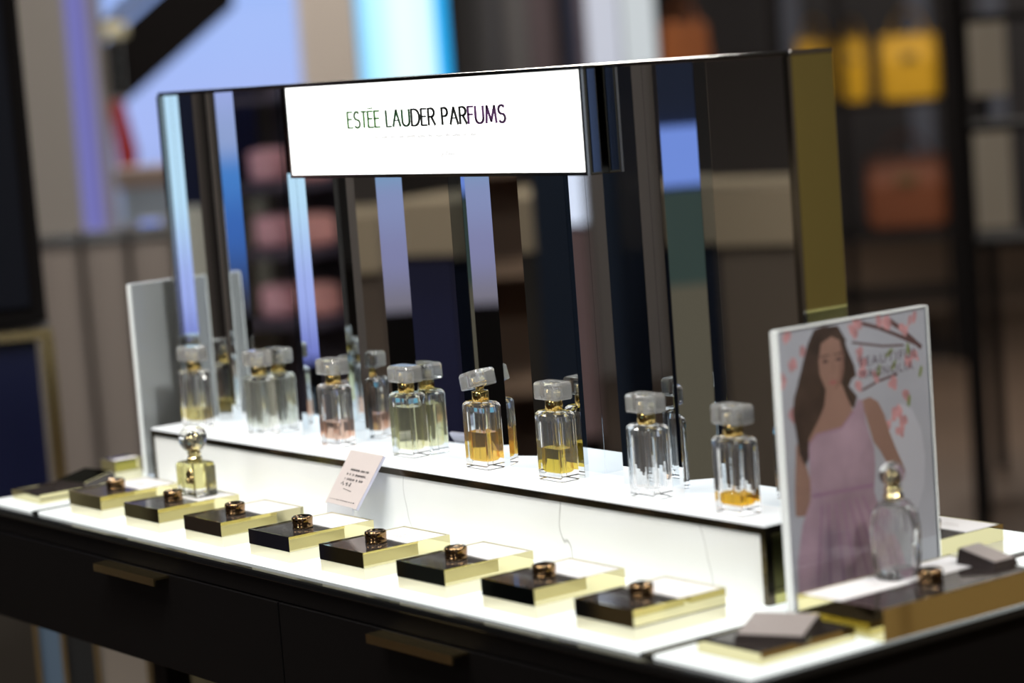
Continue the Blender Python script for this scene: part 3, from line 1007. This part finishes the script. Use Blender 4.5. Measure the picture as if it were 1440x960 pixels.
t, w, h = fixture('pillar', 'wide grey pillar left of the lavender light strip', 'pillar', 25, 128, -500, 1400, 7.6, .5)
h = ZC - ZF
MB().box(-w / 2, w / 2, 0, .5, 0, h).build('shaft', M_pillar, t)
MB().box(-w / 2 - .01, w / 2 + .01, -.01, .51, 0, .12).build('plinth', M_brownlow, t)
t, w, h = fixture('light_column', 'tall lavender light strip beside the grey pillar', 'light column', 126, 180, -500, 330, 8.2, .1)
MB().box(-w / 2, w / 2, 0, .12, 0, h).build('casing', M_pillar, t)
MB().box(-w / 2 + .01, w / 2 - .03, -.015, 0, 0, h).build('lit_face', screen_mat('lavender_strip', [(0, (.20, .20, .42)), (.35, (.13, .13, .44)), (.8, (.15, .14, .30)), (1, (.22, .20, .26))], 0, 1.0), t)
# balustrade of brown-grey panels with a metal rail
t, w, h = fixture('balustrade', 'low brown panelled balustrade with metal rail and posts', 'balustrade', 60, 252, 318, 1500, 7.0, .08)
n = 3
for i in range(n):
    x0 = -w / 2 + w * i / n
    MB().box(x0 + .001, x0 + w / n - .001, 0, .05, 0, h - .03).build('panel', mat('grey_brown_panel', (.26, .225, .205), .6), t)
for i in range(n + 1):
    x0 = -w / 2 + w * i / n
    MB().lathe([(.007, 0), (.007, h), (.010, h), (.010, h + .010), (.007, h + .014)], 12, x0, -.02).build('post', mat('grey_post', (.22, .19, .175), .5), t)
MB().box(-w / 2, w / 2, -.01, .06, h - .03, h).build('rail', M_metal, t)
# bright blue wall
t, w, h = fixture('lit_wall', 'large glowing lavender blue wall screen beyond the escalator', 'lit wall', 176, 470, -200, 330, 13.0, .2)
MB().box(-w / 2, w / 2, 0, .2, 0, h).build('casing', M_wall, t)
MB().box(-w / 2 + .02, w / 2 - .02, -.02, 0, .02, h - .02).build('lit_face', screen_mat('blue_wall', [(0, (.25, .33, .52)), (.3, (.36, .46, .86)), (.55, (.34, .47, .88)), (.85, (.14, .36, .86)), (1, (.10, .33, .86))], 2, 1.0), t)
# escalator flank
es = thing('escalator', 'dark sloping escalator flank at the top left', 'escalator', spot(170, 300, 10.5))
a0, a1 = spot(120, 165, 10.5), spot(365, -35, 10.5)
o0 = Vector(es.location)
d = (a1 - a0)
up = Vector((0, 0, .30))
bk = Vector((-math.sin(az(240)), math.cos(az(240)), 0)) * .9
m = MB()
q = [a0 - up * .45, a1 - up * .45, a1 + up * .55, a0 + up * .55]
m.loft([[tuple(p - o0) for p in q], [tuple(p + bk - o0) for p in q]])
m.build('flank', M_blackframe, es)
m = MB(); m.bar(a0 + up * .75 - o0, a1 + up * .75 - o0, .07, .05)
m.build('handrail', mat('rubber_rail', (.03, .03, .03), .5), es)
c = spot(195, 42, 10.3) - o0
glint = MB().lathe([(.015, -.035), (.055, -.03), (.06, .015), (.03, .03)], 14)
lo = glint.build('glint_knob', mat('knob_glow', (.5, .45, .3), .4, emit=(.55, .50, .32), estr=.3), es)  # faint glow stands in for the glint on a knob
lo.location = c
# red jacketed mannequin-like rail item: a red hanging banner
t, w, h = fixture('hanging_banner', 'small red hanging banner below the escalator', 'banner', 180, 214, 140, 250, 9.4, .02)
m = MB()
ring0 = [(-w / 2, 0, h), (w * .1, 0, h), (w * .5, 0, h * .35), (w * .3, 0, 0), (-w * .3, 0, 0)]
m.loft([ring0, [(x, .02, z) for x, y, z in ring0]])
m.build('cloth', mat('glowing_red_cloth', (.20, .008, .010), .7, emit=(.5, .01, .015), estr=.03), t)  # cloth brightened by a faint glow of its own
MB().bar((-w * .6, .01, h + .006), (w * .2, .01, h + .006), .015, .015).build('rod', M_metal, t)
zt_ = ZC - t.location.z
for x in (-w * .5, w * .1):
    MB().bar((x, .01, h + .01), (x, .01, zt_), .006, .006).build('cord', M_metal, t)
t, w, h = fixture('light_column', 'short bright blue light strip left of the mirrored display', 'light column', 205, 240, 305, 440, 7.8, .1)
MB().box(-w / 2, w / 2, 0, .1, 0, h).build('casing', M_pillar, t)
MB().box(-w / 2 + .003, w / 2 - .01, -.01, 0, 0, h).build('lit_face', mat('blue_strip_face', (.1, .1, .1), .4, emit=(.06, .18, .72), estr=1.0), t)
t, w, h = fixture('kiosk', 'pale grey blue kiosk behind the balustrade', 'kiosk', 186, 262, 232, 420, 8.6, .3)
MB().box(-w / 2, w / 2, 0, .3, 0, h * .86).build('body', mat('pale_kiosk', (.30, .36, .44), .6), t)
MB().box(-w / 2 - .01, w / 2 + .01, -.01, .31, h * .86, h).build('top', M_brownlow, t)

# beige pillar and cyan screen behind the sign
t, w, h = fixture('pillar', 'beige pillar left of the bright cyan screen', 'pillar', 452, 540, -500, 1400, 10.5, .5)
h = ZC - ZF
MB().box(-w / 2, w / 2, 0, .5, 0, h).build('shaft', M_beige, t)
MB().box(-w / 2 - .01, w / 2 + .01, -.01, .51, 0, .12).build('plinth', M_brownlow, t)
t, w, h = fixture('advert_screen', 'tall bright cyan and white advertising screen above the sign', 'screen', 533, 662, -260, 380, 9.6, .15)
MB().box(-w / 2, w / 2, 0, .15, 0, h).build('casing', M_blackframe, t)
MB().box(-w / 2 + .004, w / 2 - .004, -.02, 0, .02, h - .02).build('lit_face', screen_mat('cyan_screen', [(0, (.12, .50, .90)), (.16, (.42, .80, 1.0)), (.5, (.72, .95, 1.0)), (.82, (.62, .88, 1.0)), (.88, (.0, .42, .88)), (1, (.0, .38, .85))], 0, 1.15), t)
t, w, h = fixture('partition', 'charcoal partition to the right of the cyan screen', 'partition', 662, 775, -260, 900, 9.8, .2)
MB().box(-w / 2, w / 2, 0, .2, 0, h).build('board', mat('charcoal_board', (.085, .08, .082), .6), t)
MB().box(w * .05, w * .12, -.03, 0, 0, h).build('fin', mat('charcoal_fin', (.05, .05, .06), .4), t)
t, w, h = fixture('partition', 'mauve grey partition behind the right end of the sign', 'partition', 770, 862, -260, 900, 10.6, .2)
MB().box(-w / 2, w / 2, 0, .2, 0, h).build('board', mat('mauve_board', (.17, .13, .145), .6), t)
MB().box(w * .12, w * .3, -.03, 0, 0, h).build('fin', mat('navy_fin', (.02, .03, .07), .4), t)
t, w, h = fixture('lightbox', 'pale bluish white lightbox above the mirrored display', 'lightbox', 856, 954, -260, 330, 9.9, .15)
MB().box(-w / 2, w / 2, 0, .15, 0, h).build('casing', M_blackframe, t)
for k, (x0, x1, cc) in enumerate(((-w / 2 + .004, -.004, (.40, .43, .52)), (.004, w / 2 - .004, (.42, .47, .50)))):
    MB().box(x0, x1, -.02, 0, .02, h - .02).build('lit_pane', mat('pale_pane_%d' % k, (.2, .2, .2), .4, emit=cc, estr=1.0), t)


# handbag racks at the right
def bag(label, u, v0, v1, D, w, colour, group, handle=.12):
    c = spot(u, v1, D); top = spot(u, v0, D)
    h = top.z - c.z
    c = c + Vector((-math.sin(az(u)), math.cos(az(u)), 0)) * .175
    t = thing('handbag', label, 'handbag', c, az(u), group)
    m = MB()
    dd = w * .32
    m.loft([ring(w * .92, dd, .03, 0), ring(w, dd, .03, h * .1), ring(w, dd * .9, .03, h * .6), ring(w * .95, dd * .45, .02, h)])
    m.build('bag_body', mat('bag_leather_%s' % colour[0], colour[1], .45), t)
    for s in (-1, 1):
        MB().tube([(w * .28 * math.cos(a), s * dd * .2, h - .01 + handle * math.sin(a)) for a in [math.pi * i / 10 for i in range(11)]], .009, 6).build('handle', mat('bag_leather_%s' % colour[0], colour[1], .45), t)
    MB().box(-w * .12, w * .12, -dd * .5 - .006, -dd * .42, h * .62, h * .72).build('clasp', M_brass, t)
    return t


YEL = ('yellow', (.42, .225, .004)); ORA = ('tan', (.12, .032, .009)); DRK = ('brown', (.10, .04, .02))
GB = 'handbags on the racks'


def rack(label, us, D, bars, depth, z0v):
    um = sum(us) / len(us)
    base = spot(um, 500, D); base.z = ZF
    t = thing('shelf_rack', label, 'rack', base, az(um), 'black handbag racks')
    k = D / FPX
    for u in us:
        for yy in (0, depth):
            MB().box((u - um) * k - .022, (u - um) * k + .022, yy - .022, yy + .022, 0, ZC - ZF - .25).build('post', M_blackframe, t)
    for v in bars:
        z = spot(um, v, D).z - ZF
        MB().box((us[0] - um) * k, (us[-1] - um) * k, -.012, depth + .012, z - .024, z - .002).build('shelf', M_blackframe, t)
    return t


D1 = 11.0
rack('black rack with the yellow and tan handbags', (1120, 1207, 1352), D1, (-30, 140.5, 317.5, 410), .35, 0)
bag('yellow handbag half hidden behind the brass side panel', 1174, 52, 139, D1, .17, YEL, GB, .10)
bag('narrow yellow handbag just right of the first black post', 1226, 50, 139, D1, .125, YEL, GB, .09)
bag('large yellow handbag between the black posts', 1303, 46, 139, D1, .265, YEL, GB, .12)
bag('large tan handbag on the lower rack shelf', 1290, 214, 316, D1, .36, ORA, GB, .10)
t, w, h = fixture('handbag', 'brown orange handbag seen above the mirrored display', 'handbag', 955, 1028, 28, 110, 11.5, .2, None, GB)
MB().loft([ring(w * .92, .09, .03, 0), ring(w, .09, .03, h * .3), ring(w * .9, .05, .02, h * .9), ring(w * .7, .04, .015, h)]).build('bag_body', mat('bag_leather_orange', (.30, .085, .016), .5), t)
MB().tube([(w * .25 * math.cos(a), 0, h - .01 + .1 * math.sin(a)) for a in [math.pi * i / 10 for i in range(11)]], .008, 6).build('handle', mat('bag_leather_orange', (.30, .085, .016), .5), t)
t, w, h = fixture('plinth_table', 'dark table carrying the brown orange handbag', 'table', 940, 1100, 110, 1400, 11.5, .6)
MB().box(-w / 2, w / 2, -.1, .5, h - .04, h).build('top', M_brownlow, t)
for a in (-1, 1):
    for b_ in (-.05, .42):
        MB().box(a * (w / 2 - .05) - .025, a * (w / 2 - .05) + .025, b_, b_ + .05, 0, h - .04).build('leg', M_blackframe, t)
# nearer black rack on the right with pale boards behind
D2 = 7.3
rack('tall black rack at the right edge of the view', (1372, 1560), D2, (14, 163, 322), .3, 0)
t, w, h = fixture('display_board', 'pair of pale beige boards on a post behind the right rack', 'board', 1366, 1436, 24, 1400, 8.3, .05)
zb_ = t.location.z
for v0, v1 in ((24, 130), (172, 312)):
    z0, z1 = spot(1400, v1, 8.3).z - zb_, spot(1400, v0, 8.3).z - zb_
    MB().box(-w / 2, w / 2, 0, .04, z0, z1).build('panel', mat('beige_board', (.36, .32, .26), .7), t)
MB().box(-.02, .02, .042, .08, 0, h).build('post', M_blackframe, t)
t, w, h = fixture('partition', 'dark back board behind the handbag racks', 'partition', 1000, 1500, -260, 332, 13.0, .2)
MB().box(-w / 2, w / 2, 0, .2, 0, h).build('board', mat('dark_board', (.028, .024, .026), .6), t)
for x in (-.25, .1, .3):
    MB().box(x * w, x * w + .12, -.02, 0, h * .1, h * .9).build('poster_strip', mat('grey_blue_strip', (.12, .13, .17), .6), t)
# furniture seen under the counter on the left
t, w, h = fixture('low_cabinet', 'pale low cabinet with brass edges glimpsed under the counter', 'cabinet', -60, 330, 835, 1050, 4.05, .3)
k = 4.05 / FPX
for u0, u1, cc in ((-60, 8, (.02, .015, .01)), (12, 44, (.085, .125, .18)), (48, 88, (.01, .01, .01)), (94, 160, (.20, .165, .135)), (164, 172, (.02, .015, .01)), (188, 206, (.11, .015, .022)), (212, 330, (.12, .10, .055))):
    MB().box((u0 - 135) * k, (u1 - 135) * k, 0, .15, 0, h).build('front_panel', mat('low_panel_%d' % u0, cc, .5), t)
for u in (10, 46, 91, 162, 178, 209):
    MB().box((u - 135) * k - .004, (u - 135) * k + .004, -.01, .02, 0, h).build('brass_edge', M_brass, t)


# ------------------------------------------------------------------ camera-side shop, invented to colour the mirror reflections
def along(a, b, s):
    return Vector(a) + (Vector(b) - Vector(a)) * s


WA, WB = Vector((-3.75, -1.74, 0)), Vector((-1.35, -2.80, 0))     # neighbouring counter run, front left
wd = (WB - WA).normalized()
wang = math.atan2(wd.y, wd.x)


def run_thing(name, label, cat, s, z0, group=None):
    p = along(WA, WB, s)
    return thing(name, label, cat, (p.x, p.y, z0), wang, group)


LEN = (WB - WA).length
# local +x runs along the counter, local +y faces the mirrors
t = run_thing('display_cabinet', 'long neighbouring counter with tan top opposite the mirrors', 'cabinet', .68, ZF)
wl = LEN * .62
for i, cc in enumerate(((.012, .014, .06), (.03, .025, .02), (.15, .125, .075), (.01, .014, .03), (.14, .11, .085), (.12, .09, .07))):
    x0 = -wl / 2 + wl * i / 6
    MB().box(x0 + .004, x0 + wl / 6 - .004, -.45, 0, 0, -ZF + .02).build('door', mat('run_door_%d' % i, cc, .5), t)
MB().box(-wl / 2, wl / 2, -.5, .03, -ZF + .02, -ZF + .17).build('tan_top', mat('tan_worktop', (.36, .29, .20), .5), t)
t = run_thing('display_tower', 'narrow black tower added before the tan counter to darken a mirror strip', 'display', .675, ZF)  # added so one mirror strip reflects black
MB().box(-.13, .13, .05, .25, 0, 2.0).build('body', mat('tower_black', (.008, .012, .022), .3), t)
MB().box(-.12, .12, .25, .26, .05, 1.95).build('dark_panel', mat('tower_panel', (.010, .018, .035), .3), t)
t = run_thing('pink_shelf', 'dark shelf holding pink round gift boxes opposite the mirrors', 'shelf', .230, ZF)
wl = .34
MB().box(-wl / 2, wl / 2, -.34, -.30, 0, -ZF + .9).build('back', mat('plum_back', (.07, .055, .08), .6), t)
for z in (-.17, .04, .24, .50):
    MB().box(-wl / 2, wl / 2, -.30, 0, -ZF + z - .02, -ZF + z).build('shelf_board', mat('plum_board', (.06, .05, .075), .5), t)
random.seed(8)
for j, z in enumerate((-.17, .04, .24)):
    for i in range(2):
        p = along(WA, WB, .230) + wd * (-.075 + .15 * i)
        g = thing('round_gift_box', ['pink round gift box low on the plum shelf', 'rose round gift box low on the plum shelf', 'pink round gift box on the middle plum shelf', 'rose round gift box on the middle plum shelf',
                               'pink round gift box high on the plum shelf', 'rose round gift box high on the plum shelf'][j * 2 + i], 'box', (p.x, p.y, z), wang, 'pink round gift boxes')
        g.location += Vector((wd.y, -wd.x, 0)) * .14
        cc = (.95, .45, .42) if i else (.92, .50, .58)
        MB().lathe([(.03, 0), (.055, .006), (.060, .02), (.060, .065), (.056, .07)], 20).build('box_body', mat('gift_pink_%d' % i, cc, .5), g)
        MB().lathe([(.061, .07), (.062, .075), (.060, .092), (.03, .10)], 20).build('lid', mat('gift_lid_%d' % i, tuple(min(1, c * 1.1) for c in cc), .5), g)
t = thing('advert_screen', 'invented lavender screen beside the plum shelf, colouring a mirror strip', 'screen', (-3.95, -1.42, .02), math.radians(-66))  # glowing surface added for the lavender mirror strip
MB().box(-.24, .24, -.06, 0, -.95, .95).build('casing', M_blackframe, t)
MB().box(-.23, .23, 0, .01, -.2, .9).build('lit_face', screen_mat('lavender_screen', [(0, (.02, .02, .03)), (.25, (.03, .12, .42)), (.4, (.05, .2, .55)), (.5, (.28, .36, .62)), (.7, (.36, .42, .80)), (1, (.36, .46, .85))], 2, 1.0), t)
t = run_thing('display_cabinet', 'navy tower with pale cabinet base at the end of the run', 'cabinet', .075, ZF)
MB().box(-.12, .12, -.4, 0, 0, -ZF + .18).build('base', mat('pale_base', (.60, .60, .52), .6), t)
MB().box(-.12, .12, -.4, -.05, -ZF + .18, -ZF + 1.0).build('tower', M_navy, t)
# video wall added straight in front for the cyan mirror strips
t = thing('advert_screen', 'invented cyan and blue video screen that colours the mirror strips', 'screen', (.15, -4.0, 0), 0)
MB().box(-.85, .95, -.12, 0, ZF, 1.3).build('casing', M_blackframe, t)
MB().box(-.75, .9, 0, .02, -.15, 1.2).build('lit_face', screen_mat('cyan_wall', [(0, (.20, .18, .22)), (.12, (.24, .24, .42)), (.24, (.26, .30, .52)), (.38, (.10, .45, .62)), (.52, (.09, .46, .66)), (.66, (.16, .28, .55)), (1, (.1, .14, .3))], 2, .9), t)
t = thing('shelf_rack', 'brown shelving bay left of the cyan video screen', 'shelf', (-1.35, -3.75, ZF), math.radians(-12))
MB().box(-.55, .5, -.4, -.35, 0, 2.2).build('back', mat('brown_bay', (.16, .105, .075), .6), t)
for z in (.5, .85, 1.15, 1.5):
    MB().box(-.55, .5, -.35, 0, z, z + .03).build('shelf_board', mat('brown_shelf', (.24, .16, .11), .5), t)
for i in range(5):
    p = Vector((-1.75 + .2 * i, -3.78 + .0 * i - (-1.35 + 1.75 - .2 * i) * math.tan(math.radians(12)) * -1 * 0, ZF + 1.18))
    g = thing('jar', ['cream jar at the left end of the brown bay', 'second cream jar on the brown bay shelf', 'middle cream jar on the brown bay shelf', 'fourth cream jar on the brown bay shelf', 'cream jar at the right end of the brown bay'][i],
              'jar', (-1.35 + math.cos(math.radians(-12)) * (-.4 + .18 * i) + math.sin(math.radians(-12)) * .15, -3.75 + math.sin(math.radians(-12)) * (-.4 + .18 * i) - math.cos(math.radians(-12)) * .15, ZF + 1.18), 0, 'cream jars on the brown bay')
    MB().lathe([(.03, 0), (.045, .01), (.045, .09), (.035, .1), (.02, .105)], 14).build('pot', mat('cream_jar', (.7, .66, .58), .4), g)
    MB().lathe([(.036, .105), (.036, .13), (.03, .135)], 14).build('lid', M_brass, g)
# lightboxes added at the right to brighten the edge-on mirror strips
t = thing('lightbox', 'invented pale blue lightbox that brightens the edge-on mirror strips', 'lightbox', (4.92, -2.66, ZF), math.radians(-122))
MB().box(-.26, .20, 0, .1, 0, 2.6).build('casing', M_blackframe, t)
MB().box(-.24, .18, -.015, 0, .48, 2.5).build('lit_face', screen_mat('pale_blue_box', [(0, (.2, .22, .6)), (.12, (.42, .48, .9)), (.3, (.60, .84, 1.0)), (1, (.55, .80, 1.0))], 2, 1.0), t)
t = thing('lightbox', 'invented white lightbox over a pink panel, brightening edge-on mirror strips', 'lightbox', (5.22, -3.18, ZF), math.radians(-125))
MB().box(-.20, .10, 0, .1, 0, 2.6).build('casing', M_blackframe, t)
MB().box(-.19, .09, -.015, 0, .92, 2.5).build('lit_face', mat('white_box_face', (.2, .2, .2), .4, emit=(.85, .87, 1.0), estr=1.0), t)
MB().box(-.19, .09, -.015, 0, .2, .90).build('pink_panel', mat('pink_panel', (.5, .32, .32), .6), t)
t = thing('pillar', 'tan pillar added to tint the brass side panel reflection', 'pillar', (4.85, 3.35, ZF), math.radians(-55))  # added to be reflected in the brass side panel
MB().box(-.35, .45, 0, .5, 0, ZC - ZF).build('shaft', mat('tan_pillar', (.42, .34, .26), .7), t)
MB().box(-.36, .46, -.01, .51, 0, .12).build('plinth', M_brownlow, t)
t = thing('pillar', 'slim tan pillar added to tint an edge-on mirror strip', 'pillar', (5.24, -3.66, ZF), math.radians(-125))  # added so an edge-on mirror strip reads tan
MB().box(-.13, .16, 0, .3, 0, ZC - ZF).build('shaft', mat('slim_tan', (.60, .48, .37), .7), t)
MB().box(-.14, .17, -.01, .31, 0, .12).build('plinth', M_brownlow, t)
t = thing('kiosk', 'invented teal kiosk with blue lit header, colouring a mirror strip', 'kiosk', (1.55, -3.95, ZF), 0)  # added to give one mirror strip its blue, teal and tan
MB().box(-.38, .38, -.4, 0, 0, .84).build('base', mat('grey_tan_base', (.30, .28, .21), .6), t)
MB().box(-.38, .38, -.4, 0, .84, 1.10).build('teal_body', mat('teal_body', (.10, .17, .16), .5), t)
MB().box(-.38, .38, -.4, -.02, 1.10, 2.2).build('upper_body', mat('navy_upper', (.02, .035, .09), .5), t)
MB().box(-.36, .36, -.02, 0, 1.11, 1.27).build('lit_header', mat('blue_header', (.1, .1, .1), .4, emit=(.14, .24, .66), estr=1.0), t)
t = thing('added_bench', 'low brown bench added to tint the gold tester box side', 'bench', (3.75, 2.25, ZF), math.radians(-50))  # added so the wide gold box side reflects brown
MB().box(-1.1, 1.1, 0, .5, .05, .62).build('body', mat('bench_wood', (.42, .29, .15), .6, noise=(3, .15)), t)
for k in range(4):
    dr = MB().box(-1.08 + .54 * k, -.56 + .54 * k, -.015, 0, .08, .60).build('door', mat('bench_door', (.50, .35, .18), .55), t)
    MB().box(-.60 + .54 * k, -.585 + .54 * k, -.03, -.015, .3, .42).build('handle', M_brass, dr)
MB().box(-1.12, 1.12, -.02, .52, .62, .66).build('top', mat('bench_top', (.36, .25, .13), .5), t)
